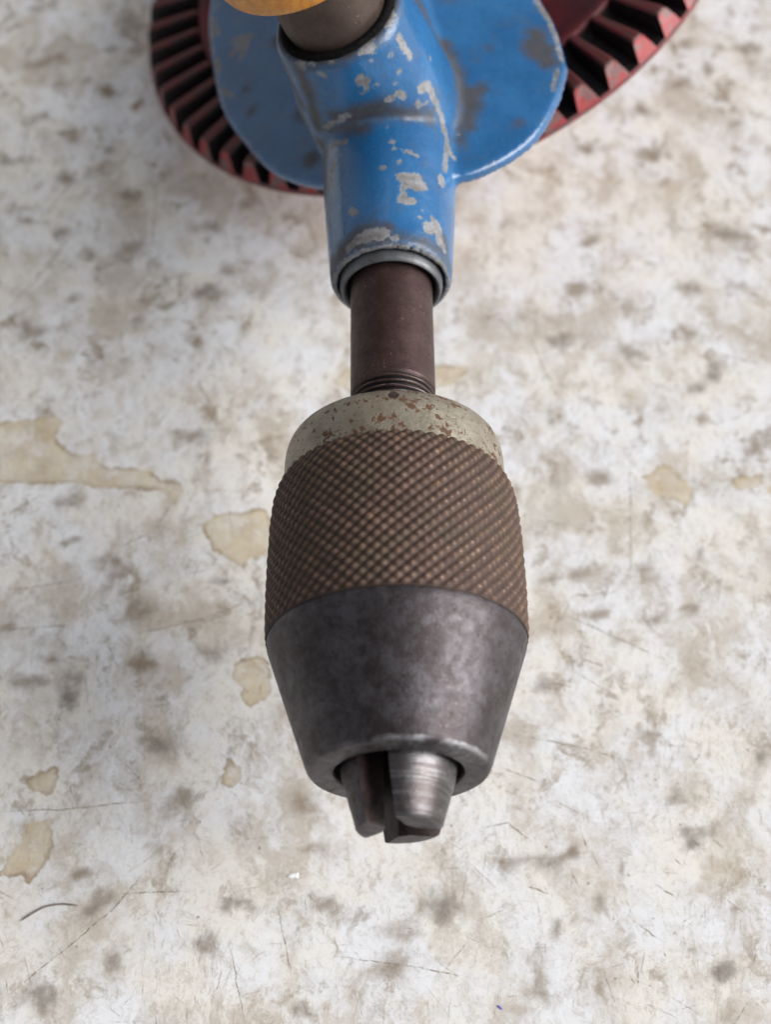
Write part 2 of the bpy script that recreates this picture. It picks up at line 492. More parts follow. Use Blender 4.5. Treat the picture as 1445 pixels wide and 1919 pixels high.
M_FERRULE = mat_steel('brown_ferrule_steel', (0.062, 0.042, 0.034), (0.092, 0.066, 0.055), (0.040, 0.026, 0.022), 0.45, (0.42, 0.58), 0.5)
M_WASHER = mat_simple('black_grimy_washer', (0.004, 0.004, 0.005), (0.012, 0.011, 0.011), 0.95, scale=2.0, spec=0.1)
M_WOOD = mat_wood()
M_SCRATCH = mat_scratch()
M_WHITE = mat_simple('white_paint_flake', (0.85, 0.86, 0.88), (0.78, 0.80, 0.84), 0.4)
M_FIBRE = mat_simple('grey_brown_fibre', (0.16, 0.12, 0.10), (0.22, 0.17, 0.14), 0.6)
M_INK = mat_simple('blue_ink', (0.10, 0.08, 0.45), (0.18, 0.16, 0.5), 0.5)

# ------------------------------------------------------------------ traced marks (millimetres in the place)
STAINS=[[(-57.0, 51.5), (-51.6, 51.9), (-47.9, 52.8), (-46.9, 50.9), (-48.3, 49.1), (-47.3, 47.3), (-44.9, 45.5), (-42.3, 46.1), (-41.9, 44.8), (-40.6, 43.6), (-34.1, 43.1), (-32.5, 41.3), (-29.5, 40.9), (-29.0, 39.1), (-30.4, 37.4), (-31.2, 38.7), (-33.1, 39.9), (-39.9, 40.1), (-44.5, 41.0), (-50.5, 41.1), (-55.7, 41.1)],
[(-26.3, 33.9), (-24.7, 35.6), (-21.8, 35.9), (-19.6, 36.2), (-17.3, 36.8), (-15.7, 29.2), (-19.3, 28.4), (-20.7, 27.2), (-22.2, 28.5), (-24.5, 30.2)],
[(-21.1, 13.1), (-18.1, 14.3), (-16.7, 13.3), (-15.7, 9.5), (-16.8, 8.0), (-18.7, 6.9), (-19.8, 8.1), (-19.7, 9.6), (-21.0, 10.7)],
[(35.7, 41.3), (38.0, 43.3), (40.5, 42.5), (40.7, 41.0), (42.7, 39.3), (41.4, 36.7), (39.6, 37.6), (37.4, 37.8), (36.1, 39.3)],
[(47.9, 41.0), (52.5, 41.4), (52.0, 39.2), (48.4, 39.0)],
[(52.7, 39.6), (54.2, 40.0), (53.8, 37.9), (52.6, 38.3)],
[(-48.8, -14.8), (-47.3, -12.1), (-46.5, -10.8), (-46.1, -8.4), (-43.5, -7.9), (-42.5, -9.5), (-42.2, -11.5), (-43.2, -13.8), (-44.9, -16.1), (-45.4, -14.8), (-47.3, -15.1)],
[(-46.7, -3.2), (-44.9, -1.5), (-42.9, -0.9), (-42.3, -2.2), (-43.2, -4.7), (-44.9, -4.3)],
[(-21.0, 0.1), (-19.3, -1.4), (-19.2, -2.8), (-20.5, -3.8), (-21.9, -3.5), (-21.6, -1.4)],
[(-8.6, 58.0), (-5.9, 60.4), (-2.3, 61.3), (7.1, 60.7), (12.2, 60.4), (11.0, 59.2), (9.3, 57.1), (3.8, 56.0), (-5.5, 55.6)]]
SMUDGES=[(-45.7,38.4,1.9,1.1),(-44.3,31.2,1.3,0.7),(-38.3,27.4,1.6,1.6),(-23.5,24.4,2.2,0.6),(-34.1,20.3,2.3,1.2),(-44.1,15.0,1.2,0.9),(-48.3,11.2,2.5,1.1),(-33.1,12.9,1.8,1.5),(-42.2,9.0,2.0,1.9),(-23.3,14.2,1.9,0.9),(-29.6,2.7,2.7,1.6),(-28.0,49.3,1.9,1.4),(-21.4,45.8,0.6,0.5),(-52.0,19.5,0.7,0.9),(-27.6,-5.3,1.6,1.4),(-11.2,-5.7,2.3,1.3),(-9.5,-11.6,2.3,1.0),(-19.1,-18.5,2.0,0.8),(-33.3,-25.5,1.1,1.0),(-42.8,-28.4,2.2,1.3),(-7.4,-19.1,1.9,1.2),(5.4,-18.8,2.6,1.3),(0.5,-22.3,2.3,1.3),(-1.1,-26.9,1.9,1.1),(-37.7,-15.5,1.1,0.9),(-10.4,-31.4,1.5,0.8),(-35.4,-19.1,1.9,1.0),(-22.8,-23.2,1.6,1.0),(28.9,74.6,1.9,1.4),(31.8,84.1,1.4,1.0),(36.1,63.5,2.7,1.6),(35.9,70.4,1.4,1.5),(33.0,71.5,1.2,0.9),(44.8,65.7,1.7,1.2),(47.9,59.8,1.4,1.5),(45.6,56.6,1.6,0.9),(47.0,75.3,2.0,1.1),(54.6,83.8,3.3,1.3),(58.9,86.4,1.6,0.8),(53.1,47.4,1.9,1.3),(54.0,76.0,1.8,1.0),(25.9,65.4,1.4,1.0),(24.5,51.1,0.8,1.1),(30.0,53.7,0.7,0.5),(26.1,26.1,1.8,1.0),(21.0,25.6,1.5,0.8),(34.9,25.8,1.6,0.9),(34.7,20.1,1.6,0.8),(28.7,20.2,1.4,0.8),(28.6,40.6,1.9,1.3),(40.0,20.1,1.3,0.8),(42.4,28.4,1.3,1.0),(20.6,10.1,1.5,1.2),(-59.7,137.4,1.5,1.2),(-46.7,126.7,1.8,1.1),(-54.9,118.1,1.3,1.1),(-50.2,117.8,0.7,1.0),(-45.4,117.3,1.9,1.5),(-58.2,123.8,2.7,1.0),(-57.4,110.0,1.1,0.9),(-52.4,107.0,1.6,0.9),(-60.3,101.9,2.4,0.8),(-44.1,102.8,1.1,0.9),(-51.1,97.3,1.7,1.1),(-40.1,94.9,1.6,1.2),(-47.0,83.3,1.6,1.2),(-51.3,86.8,1.6,1.1),(-23.0,91.6,1.2,1.0),(-28.6,86.6,2.4,1.1),(-23.7,78.6,2.1,1.3),(-33.5,77.8,1.5,0.9),(-27.3,73.6,2.4,1.2),(-48.2,73.1,1.6,1.0),(-38.1,68.6,1.4,1.2),(-52.9,67.6,1.8,1.8),(-28.9,65.9,1.4,1.2),(-33.7,71.5,1.8,1.0),(-40.1,82.9,2.0,1.5),(-55.2,89.3,1.5,0.8),(48.9,117.6,3.1,1.1),(60.8,126.0,2.6,1.0),(51.7,127.3,1.3,1.1),(42.8,111.1,1.6,1.2),(57.0,107.5,1.6,1.2),(32.6,104.0,2.2,1.2),(42.0,101.9,2.5,1.4),(54.7,121.1,1.1,1.0),(57.3,98.6,1.2,0.9),(32.7,1.2,1.4,1.3),(34.9,-5.0,1.4,1.1),(37.5,-10.8,2.3,0.9),(20.9,-13.1,1.2,0.9),(14.4,-14.5,1.8,1.2),(18.3,-14.3,1.5,1.3),(27.4,-14.7,1.0,1.4),(40.9,-18.8,0.9,0.7),(17.4,-28.9,1.1,1.7),(34.3,-23.8,0.8,0.5),(21.5,-21.6,0.9,0.4),(18.6,-22.4,0.7,0.8),(46.6,-0.6,0.8,0.7),(38.3,-26.9,1.9,1.2),(25.8,-19.3,1.0,0.6)]
SCRATCHES=[[(-46.6,-29.6),(-39.6,-23.8),(-34.0,-18.8),(-29.6,-13.0)],[(-49.3,-6.7),(-40.7,-6.5),(-30.8,-5.5)],[(-35.7,17.2),(-25.4,19.6),(-16.9,23.2)],[(-31.6,19.3),(-25.4,19.2),(-20.0,20.9)],[(-54.3,35.3),(-48.5,39.4)],[(-37.2,30.7),(-33.0,33.2)],[(-33.0,32.8),(-30.4,38.1)],[(-33.7,50.3),(-31.8,53.3)],[(-28.2,59.6),(-27.3,56.3),(-25.5,53.4)],[(-52.2,18.2),(-42.0,19.0)],[(-53.0,24.5),(-50.1,24.4),(-42.6,25.6)],[(-38.2,16.9),(-36.0,12.1)],[(34.1,46.4),(32.6,27.4),(31.7,24.3)],[(20.6,67.3),(22.4,61.0),(24.6,54.2)],[(23.8,22.5),(27.6,22.8),(31.0,23.2)],[(21.0,20.8),(27.7,17.3),(36.3,12.8)],[(24.3,15.4),(26.9,14.6)],[(24.8,13.3),(27.7,12.3)],[(47.9,62.7),(56.2,59.9)],[(14.6,3.0),(23.7,1.0),(31.2,-1.3)],[(13.3,-1.6),(18.8,-3.8)],[(20.1,-6.1),(23.5,-8.0)],[(10.4,-9.5),(14.0,-8.8),(16.8,-11.3)],[(19.4,9.3),(21.7,8.9)],[(20.4,9.8),(23.5,9.4)],[(17.4,8.7),(19.0,8.5)],[(28.3,-21.0),(31.7,-23.7)],[(34.0,-13.3),(35.0,-14.5)],[(31.4,-16.5),(33.9,-18.5)],[(36.5,-11.0),(38.0,-12.8)],[(39.0,-10.8),(40.5,-12.5)],[(31.6,-24.7),(31.9,-25.5)],[(27.3,-27.3),(28.0,-28.6)],[(28.4,-26.5),(28.3,-28.9)],[(15.5,-16.6),(18.6,-17.8)],[(19.4,-9.6),(19.9,-10.8)],[(23.1,-10.6),(23.6,-12.6)],[(21.3,-14.9),(22.3,-17.4)],[(-20.0,-23.2),(-18.9,-28.4),(-17.7,-32.6)],[(-20.7,-26.0),(-21.7,-30.1)],[(-7.7,-24.9),(2.0,-26.2),(9.7,-27.8)],[(-28.2,-13.9),(-26.7,-11.5)],[(-33.6,-17.1),(-25.5,-17.0)],[(-14.6,-18.1),(-12.4,-27.6)],[(-58.5,70.6),(-53.4,78.0),(-49.6,85.2),(-48.0,87.8)],[(-53.8,90.4),(-51.2,94.9),(-49.0,101.0)],[(-36.7,95.9),(-36.6,84.3),(-37.1,74.8)],[(-34.5,71.2),(-36.2,67.0),(-36.9,64.6)],[(-24.6,85.2),(-20.0,85.6)]]
FIBRE=[(-45.2, -20.4), (-43.9, -19.5), (-42.4, -18.7), (-40.5, -18.4), (-38.5, -18.6)]
PLATE=[(-30.5,127),(-32.3,116),(-31.5,107.3),(-28.8,94),(-24.3,84.5),(-19.4,76.8),(-13.6,71.6),(-8,68.2),(-2,66.5),(3,62.5),(8.5,60.9),(13.6,63.4),(18.3,68.2),(21.4,74.9),(22.9,80.6),(22.9,81.4),(22.0,88.5),(20.2,94.5),(18.5,104),(18.2,116),(17,128),(10,138),(-8,143),(-22,139)]
CHIPS=[(0.58,[(1.2,57.1,8.0),(3.3,57.5,7.5)]),(0.77,[(2.1,56.6,7.8),(3.2,56.7,7.4)]),(0.58,[(2.8,56.0,7.5),(4.0,56.4,7.0)]),(0.45,[(1.5,55.6,7.9),(1.4,53.9,7.8)]),(0.52,[(1.3,53.6,7.8),(2.6,53.7,7.4)]),(0.77,[(4.4,50.5,6.2),(5.5,51.6,5.4)]),(0.71,[(5.7,51.4,5.2),(5.8,49.7,4.9)]),(0.39,[(6.1,50.0,4.6),(6.4,49.1,3.9)]),(0.26,[(4.9,52.5,6.1),(5.1,52.1,5.9)]),(0.9,[(-2.8,48.8,7.0),(-1.1,48.8,7.4)]),(0.65,[(-4.0,48.8,6.4),(-2.8,48.8,7.0)]),(0.45,[(-5.2,48.3,5.4),(-4.3,48.6,6.1)]),(0.39,[(0.3,48.3,7.5),(0.5,48.2,7.4)]),(0.39,[(-4.8,53.5,6.2),(-4.3,52.7,6.5)]),(0.39,[(-0.9,58.5,8.2)]),(0.26,[(1.0,59.3,8.2),(1.2,59.3,8.2)]),(0.32,[(0.2,62.3,8.5)]),(0.19,[(0.5,61.3,8.4),(1.8,61.0,8.2)]),(0.26,[(1.8,61.1,8.2),(3.2,60.8,7.7)]),(0.19,[(3.8,52.7,6.8)]),(0.19,[(3.5,51.7,6.9)]),(0.19,[(4.8,54.2,6.3)]),(0.52,[(-7.1,62.3,4.6),(-7.3,61.0,4.2)]),(0.52,[(-7.3,61.0,4.2),(-7.3,59.4,4.0)]),(0.39,[(-7.5,65.3,4.1),(-6.9,65.4,5.1)]),(0.39,[(-6.9,65.5,5.1),(-5.5,64.2,6.5)]),(0.26,[(-7.6,64.5,3.9),(-7.5,65.3,4.1)]),(0.58,[(3.8,68.5,11.2),(4.8,69.4,10.7)]),(0.52,[(4.8,69.4,10.6),(5.5,69.2,9.0)]),(0.39,[(5.9,69.1,8.1),(6.6,68.6,6.1)]),(0.45,[(6.6,68.6,6.1),(7.1,66.6,4.9)]),(0.45,[(6.9,67.6,5.3),(7.2,66.1,4.7)]),(0.45,[(7.2,66.1,4.7),(7.0,63.5,4.8)]),(0.45,[(7.0,63.5,4.8),(6.7,60.9,5.0)]),(0.65,[(6.3,59.1,5.3),(6.4,58.6,5.2)]),(0.26,[(7.4,65.2,4.4),(8.1,63.8,3.8)]),(0.39,[(3.5,67.5,9.8),(3.6,67.4,9.4)]),(0.26,[(4.6,68.2,9.4)]),(0.52,[(1.1,67.1,11.9),(1.6,67.1,11.4)]),(0.32,[(-0.3,66.5,11.4),(0.7,66.8,11.6)]),(0.65,[(-3.6,66.6,14.6),(-3.0,66.6,14.3)]),(0.45,[(-3.0,66.6,13.9),(-2.8,66.5,13.2)]),(0.26,[(-1.6,66.7,13.6)]),(0.26,[(-3.4,66.4,12.6)]),(0.32,[(1.3,68.1,14.2)]),(0.19,[(0.7,67.4,13.2)]),(0.32,[(0.1,68.5,16.6)]),(0.19,[(-2.2,67.4,16.9)]),(0.52,[(-2.8,68.2,18.2),(-2.1,68.0,17.9)]),(0.32,[(-3.5,67.6,17.8),(-2.6,68.3,18.3)]),(0.32,[(-2.2,68.8,18.5),(-1.9,67.9,17.8)]),(0.58,[(0.2,72.3,19.5),(-0.2,70.9,19.3)]),(0.52,[(-0.2,70.9,19.3),(-1.5,71.7,17.5)]),(0.45,[(1.1,70.3,17.7),(1.7,70.1,16.6)]),(0.52,[(1.7,70.1,16.6),(2.4,69.9,15.1)]),(0.52,[(-11.0,68.8,15.1),(-10.5,68.3,15.2)]),(0.32,[(-9.5,68.0,15.8),(-8.9,67.9,16.0)]),(0.32,[(-8.4,67.1,15.3),(-7.8,66.9,14.9)]),(0.32,[(-6.9,67.3,16.7)]),(0.39,[(-6.2,66.3,8.3),(-5.2,66.2,9.1)]),(0.32,[(-8.1,66.8,6.5),(-6.2,66.3,8.2)]),(0.32,[(5.0,72.4,12.4)]),(0.26,[(8.7,68.3,3.7)]),(0.77,[(-22.8,106.1,-15.4),(-20.5,105.5,-14.1)]),(0.71,[(-23.0,103.7,-15.6),(-22.1,104.4,-15.0)]),(0.58,[(-21.6,102.0,-14.8),(-20.8,104.8,-14.2)]),(0.39,[(-26.6,113.6,-17.8),(-25.7,109.4,-17.2)]),(0.32,[(-26.7,108.8,-17.9),(-26.8,112.4,-17.9)]),(0.52,[(-25.6,103.7,-17.2),(-25.1,101.3,-16.9)]),(0.39,[(-24.6,97.2,-16.6),(-22.9,94.7,-15.5)]),(0.32,[(-25.9,116.2,-17.3),(-26.5,115.3,-17.7)]),(0.32,[(-22.9,109.7,-15.5)]),(0.39,[(20.2,93.0,3.1),(21.7,89.5,3.0)]),(0.39,[(21.7,89.5,3.0),(22.5,86.0,3.0)]),(0.32,[(22.5,86.0,3.0),(22.9,81.9,3.0)]),(0.26,[(22.2,79.9,3.1),(21.4,76.4,3.1)])]
GRIME=[(1.68,[(3.9,84.1,10.7),(5.3,85.3,6.8)]),(1.55,[(5.3,85.3,6.8),(7.1,83.5,4.0)]),(1.29,[(7.1,83.5,4.0),(8.4,79.9,4.1)]),(0.9,[(8.8,79.3,3.9),(9.3,75.2,3.8)]),(0.65,[(9.4,74.2,3.8),(9.0,67.3,3.7)]),(1.42,[(10.5,75.4,3.6),(10.2,72.7,3.6)]),(0.9,[(10.0,71.6,3.6),(10.1,69.4,3.6)]),(1.03,[(10.9,75.4,3.6),(11.8,76.3,3.5)]),(1.94,[(19.6,84.1,3.2),(20.4,83.4,3.2)]),(1.29,[(19.8,86.6,3.2),(21.2,81.4,3.1)]),(0.45,[(16.6,70.3,3.3)]),(0.32,[(13.5,83.7,3.5)]),(1.42,[(-4.2,66.1,9.2),(-1.2,66.2,10.2)]),(1.29,[(-6.5,66.4,8.5),(-4.2,66.1,9.2)]),(0.9,[(-1.2,66.2,10.2),(5.0,67.6,7.5)]),(0.77,[(-8.1,66.8,6.5),(-3.1,65.0,8.0)]),(0.9,[(-19.6,89.8,-13.5)]),(0.9,[(-12.3,84.6,-9.0),(-10.9,70.4,3.8)]),(1.16,[(-10.7,75.3,-8.1),(-10.4,74.8,-7.9)]),(0.45,[(-20.7,94.7,-14.2)]),(0.77,[(-16.3,101.8,-11.5),(-13.2,71.5,12.9)]),(0.77,[(-12.9,71.0,12.8),(-10.9,69.0,8.0)]),(0.77,[(-11.3,70.0,6.3),(-9.7,69.4,1.2)]),(0.9,[(-11.0,68.7,14.9),(-9.7,67.6,10.4)]),(0.9,[(-9.7,67.6,10.4),(-8.9,67.3,5.7)]),(1.03,[(-8.8,67.6,2.8),(-8.2,60.5,1.6)]),(1.68,[(-4.0,48.8,6.4),(-1.1,48.6,7.4)]),(1.42,[(-6.1,48.4,4.4),(-4.9,48.6,5.7)]),(1.16,[(-7.2,48.4,2.1),(-6.1,48.0,4.3)]),(1.03,[(-7.2,47.7,1.8),(-6.8,47.1,-0.9)]),(0.45,[(-4.6,47.8,5.8),(-0.2,47.3,7.2)]),(0.45,[(-0.2,47.3,7.2),(4.1,47.6,6.1)]),(0.45,[(4.1,47.6,6.1),(6.8,47.6,2.8)]),(0.9,[(6.1,50.4,4.6),(6.4,49.0,4.0)])]
TOOTH_PHASE=0.415

# ------------------------------------------------------------------ table top
def axis_coords(a, b, lo, hi, fine):
    mid = np.arange(a, b + fine / 2, fine)
    left = a - np.cumsum([2, 4, 8, 16, 32, 64, 128])
    right = b + np.cumsum([2, 4, 8, 16, 32, 64, 128])
    left = left[left > lo][::-1]
    right = right[right < hi]
    return np.concatenate([[lo], left, mid, right, [hi]])


def poly_sdf(px, py, poly):
    """signed distance, positive inside"""
    P = np.array(poly, float)
    d = np.full(px.shape, 1e9)
    ins = np.zeros(px.shape, bool)
    for i in range(len(P)):
        a, b = P[i], P[(i + 1) % len(P)]
        e = b - a
        wx, wy = px - a[0], py - a[1]
        t = np.clip((wx * e[0] + wy * e[1]) / (e @ e + 1e-9), 0, 1)
        d = np.minimum(d, np.hypot(wx - t * e[0], wy - t * e[1]))
        c = ((a[1] > py) != (b[1] > py)) & (px < (b[0] - a[0]) * (py - a[1]) / (b[1] - a[1] + 1e-12) + a[0])
        ins ^= c
    return np.where(ins, d, -d)


def vnoise(x, y, seed, octaves):
    """lattice value noise in [-1, 1]"""
    out = np.zeros_like(x)
    for (cell, amp) in octaves:
        rs = np.random.RandomState(seed + int(cell * 100))
        T = rs.rand(256, 256) * 2 - 1
        gx, gy = x / cell + 500, y / cell + 500
        ix, iy = np.floor(gx).astype(int), np.floor(gy).astype(int)
        fx, fy = gx - ix, gy - iy
        fx, fy = fx * fx * (3 - 2 * fx), fy * fy * (3 - 2 * fy)
        g = lambda a, b: T[a % 256, b % 256]
        out += amp * ((g(ix, iy) * (1 - fx) + g(ix + 1, iy) * fx) * (1 - fy) + (g(ix, iy + 1) * (1 - fx) + g(ix + 1, iy + 1) * fx) * fy)
    return out


def build_table():
    xs = axis_coords(-72, 74, -500, 500, 0.6)
    ys = axis_coords(-40, 150, -300, 700, 0.7)
    X, Y = np.meshgrid(xs, ys)
    nx, ny = len(xs), len(ys)
    V = np.stack([X.ravel(), Y.ravel(), np.full(X.size, ZT)], 1)
    idx = np.arange(nx * ny).reshape(ny, nx)
    F = np.stack([idx[:-1, :-1].ravel(), idx[:-1, 1:].ravel(), idx[1:, 1:].ravel(), idx[1:, :-1].ravel()], 1)
    # turned-down edge and underside give the slab its 22 mm thickness
    base = len(V)
    ring = np.concatenate([idx[0, :], idx[1:, -1], idx[-1, -2::-1], idx[-2:0:-1, 0]])
    low = V[ring].copy()
    low[:, 2] -= 22
    V = np.concatenate([V, low])
    m_ = len(ring)
    side = [(int(ring[(i + 1) % m_]), int(ring[i]), base + i, base + (i + 1) % m_) for i in range(m_)]
    faces = F.tolist() + side + [tuple(base + i for i in reversed(range(m_)))]
    o = mesh_obj('table_top', V, faces, M_TABLE, smooth=False)
    o['kind'] = 'structure'
    sm = np.zeros(len(V))
    oct_ = [(5.0, 1.2), (2.4, 0.9), (1.3, 0.55)]
    wx = V[:, 0] + vnoise(V[:, 0], V[:, 1], 1, oct_)
    wy = V[:, 1] + vnoise(V[:, 0], V[:, 1], 9, oct_)
    for (cx, cy, rx, ry) in SMUDGES:
        g = np.exp(-((wx - cx) / (rx * 1.25)) ** 2 - ((wy - cy) / (ry * 1.5)) ** 2)
        sm = np.maximum(sm, g) + 0.25 * np.minimum(sm, g)
    st = np.full(len(V), -5.0)
    for poly in STAINS:
        st = np.maximum(st, poly_sdf(V[:, 0], V[:, 1], poly))
    for nm, arr in (('smudge', sm), ('stain', np.clip(st, -5, 5))):
        a = o.data.attributes.new(nm, 'FLOAT', 'POINT')
        a.data.foreach_set('value', arr.astype(np.float32))
    return o


table = build_table()


def build_scratches():
    rng = random.Random(5)
    V, F, A = [], [], []

    def strip(pts, w_, strength):
        p = np.array(pts, float)
        q = []
        for i in range(len(p) - 1):
            k = max(2, int(np.hypot(*(p[i + 1] - p[i])) / 0.7))
            for s in range(k):
                q.append(p[i] + (p[i + 1] - p[i]) * s / k)
        q.append(p[-1])
        q = np.array(q)
        q[1:-1] += np.array([[rng.gauss(0, 0.05), rng.gauss(0, 0.05)] for _ in range(len(q) - 2)])
        d = np.gradient(q, axis=0)
        nrm = np.stack([-d[:, 1], d[:, 0]], 1)
        nrm /= np.linalg.norm(nrm, axis=1)[:, None] + 1e-9
        b = len(V)
        z = ZT + 0.012 + rng.random() * 0.02
        for i, c in enumerate(q):
            t = i / (len(q) - 1)
            f = min(1, 4 * t, 4 * (1 - t))
            ww = w_ * (0.35 + 0.65 * f) * rng.uniform(0.6, 1.2)
            V.append((c[0] - nrm[i, 0] * ww, c[1] - nrm[i, 1] * ww, z))
            V.append((c[0] + nrm[i, 0] * ww, c[1] + nrm[i, 1] * ww, z))
            A.extend([strength * (0.25 + 0.75 * f)] * 2)
            if i:
                F.append((b + 2 * i - 2, b + 2 * i, b + 2 * i + 1, b + 2 * i - 1))

    for s in SCRATCHES:
        strip(s, 0.085, 1.0)
    for _ in range(1100):
        x, y = rng.uniform(-62, 62), -36 + 95 * rng.random() ** 1.3
        L = rng.choice([1.0, 1.5, 2.5, 2.0, 5.0])
        a = rng.choice([rng.gauss(-0.75, 0.25), rng.gauss(1.65 - x * 0.008, 0.3), rng.gauss(1.65 - x * 0.008, 0.2), rng.gauss(0.15, 0.3), rng.uniform(0, 3.1)])
        strip([(x, y), (x + math.cos(a) * L, y + math.sin(a) * L)], rng.uniform(0.035, 0.075), rng.uniform(0.3, 0.85))
    o = mesh_obj('scratch_marks', V, F, M_SCRATCH, parent=keep(table), smooth=False)
    o['kind'] = 'stuff'
    a = o.data.attributes.new('fade', 'FLOAT', 'POINT')
    a.data.foreach_set('value', np.array(A, dtype=np.float32))


build_scratches()


def build_flake(name, cx, cy, outline, mat, label, cat, th=0.12):
    k = len(outline)
    V = [(0, 0, th * 1.4)] + [(x * 0.8, y * 0.8, th * (1 + 0.3 * math.sin(i * 2))) for i, (x, y) in enumerate(outline)] + [(x, y, 0.02) for x, y in outline]
    F = [(0, 1 + i, 1 + (i + 1) % k) for i in range(k)] + [(1 + i, 1 + k + i, 1 + k + (i + 1) % k, 1 + (i + 1) % k) for i in range(k)]
    o = mesh_obj(name, V, F, mat, smooth=False)
    o.location = Vector((cx, cy, ZT)) * S
    o['label'] = label
    o['category'] = cat


build_flake('paint_flake', -12.6, -15.2, [(-0.85, -0.15), (-0.3, 0.22), (0.3, 0.34), (0.62, 0.36), (0.66, -0.02), (0.6, -0.3), (0.1, -0.24), (-0.4, -0.32)],
            M_WHITE, 'tiny bright white paint flake lying on the stained table in front of the drill jaws', 'paint flake')
build_flake('ink_fleck', 11.8, -31.0, [(-0.35, 0.2), (-0.05, 0.28), (0.3, -0.1), (0.38, -0.3), (0.05, -0.22), (-0.2, 0.02)],
            M_INK, 'tiny violet-blue fleck on the table near the bottom edge of the photo', 'fleck', 0.05)


def tube(path, r, sides=8, taper=True):
    p = np.array(path, float)
    d = np.gradient(p, axis=0)
    V, F = [], []
    for i, c in enumerate(p):
        t = d[i] / np.linalg.norm(d[i])
        a = np.cross(t, [0, 0, 1])
        a /= np.linalg.norm(a)
        b = np.cross(t, a)
        f = 1.0
        if taper:
            s = i / (len(p) - 1)
            f = min(1, 0.35 + 5 * s, 0.35 + 5 * (1 - s))
        for k in range(sides):
            q = 2 * math.pi * k / sides
            V.append(c + (a * math.cos(q) + b * math.sin(q)) * r * f)
            if i:
                l = (k + 1) % sides
                F.append(((i - 1) * sides + k, (i - 1) * sides + l, i * sides + l, i * sides + k))
    F.append(tuple(range(sides)))
    F.append(tuple(reversed(range(len(V) - sides, len(V)))))
    return V, F


fp = curve_pts([(x, y, 0.14) for x, y in FIBRE], 6)
V, F = tube([(p[0] - fp[0][0], p[1] - fp[0][1], p[2]) for p in fp], 0.11)
o = mesh_obj('fibre', V, F, M_FIBRE)
o.location = Vector((fp[0][0], fp[0][1], ZT)) * S
o['label'] = 'thin curved grey-brown hair lying on the table at the lower left of the photo'
o['category'] = 'hair'

# ------------------------------------------------------------------ hand drill
drill = thing('hand_drill', (0, 90, ZT), 'old hand drill with worn blue frame, red gear wheel and rusty knurled chuck on table', 'hand drill')

# spindle with its cut thread
def build_spindle():
    n = 160
    ys = np.concatenate([np.arange(18, 31.6, 0.11), np.arange(32, 62, 1.0)])
    t = np.linspace(0, 2 * np.pi, n, endpoint=False)
    T, Y = np.meshgrid(t, ys)
    ph = Y / 0.72 - T / (2 * np.pi)
    tri = np.abs((ph % 1) - 0.5) * 2
    start = 30.9 + 0.35 * np.sin(T + 1.0)
    fade = np.clip((start - Y) / 1.0, 0, 1)
    R = 4.97 - fade * (0.04 + 0.46 * (1 - tri))
    V = np.stack([R * np.cos(T), Y, R * np.sin(T)], 2).reshape(-1, 3)
    F = []
    for i in range(len(ys) - 1):
        for k in range(n):
            l = (k + 1) % n
            F.append((i * n + k, (i + 1) * n + k, (i + 1) * n + l, i * n + l))
    o = mesh_obj('spindle', V, F, M_SPINDLE, drill)
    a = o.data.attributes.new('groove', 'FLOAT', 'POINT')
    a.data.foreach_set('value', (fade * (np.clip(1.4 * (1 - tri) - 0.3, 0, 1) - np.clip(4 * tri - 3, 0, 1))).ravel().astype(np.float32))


build_spindle()

# chuck: collar, knurled sleeve with plain nose cone, three jaws
V, F = lathe([(24.0, 4.5)] + curve_pts([(24.45, 5.6), (24.45, 8.8), (24.25, 10.2), (23.6, 11.35), (22.5, 12.05), (20.8, 12.36), (17.5, 12.42), (16.2, 12.42)], 5), 128)
mesh_obj('chuck_collar', V, F, M_COLLAR, drill)


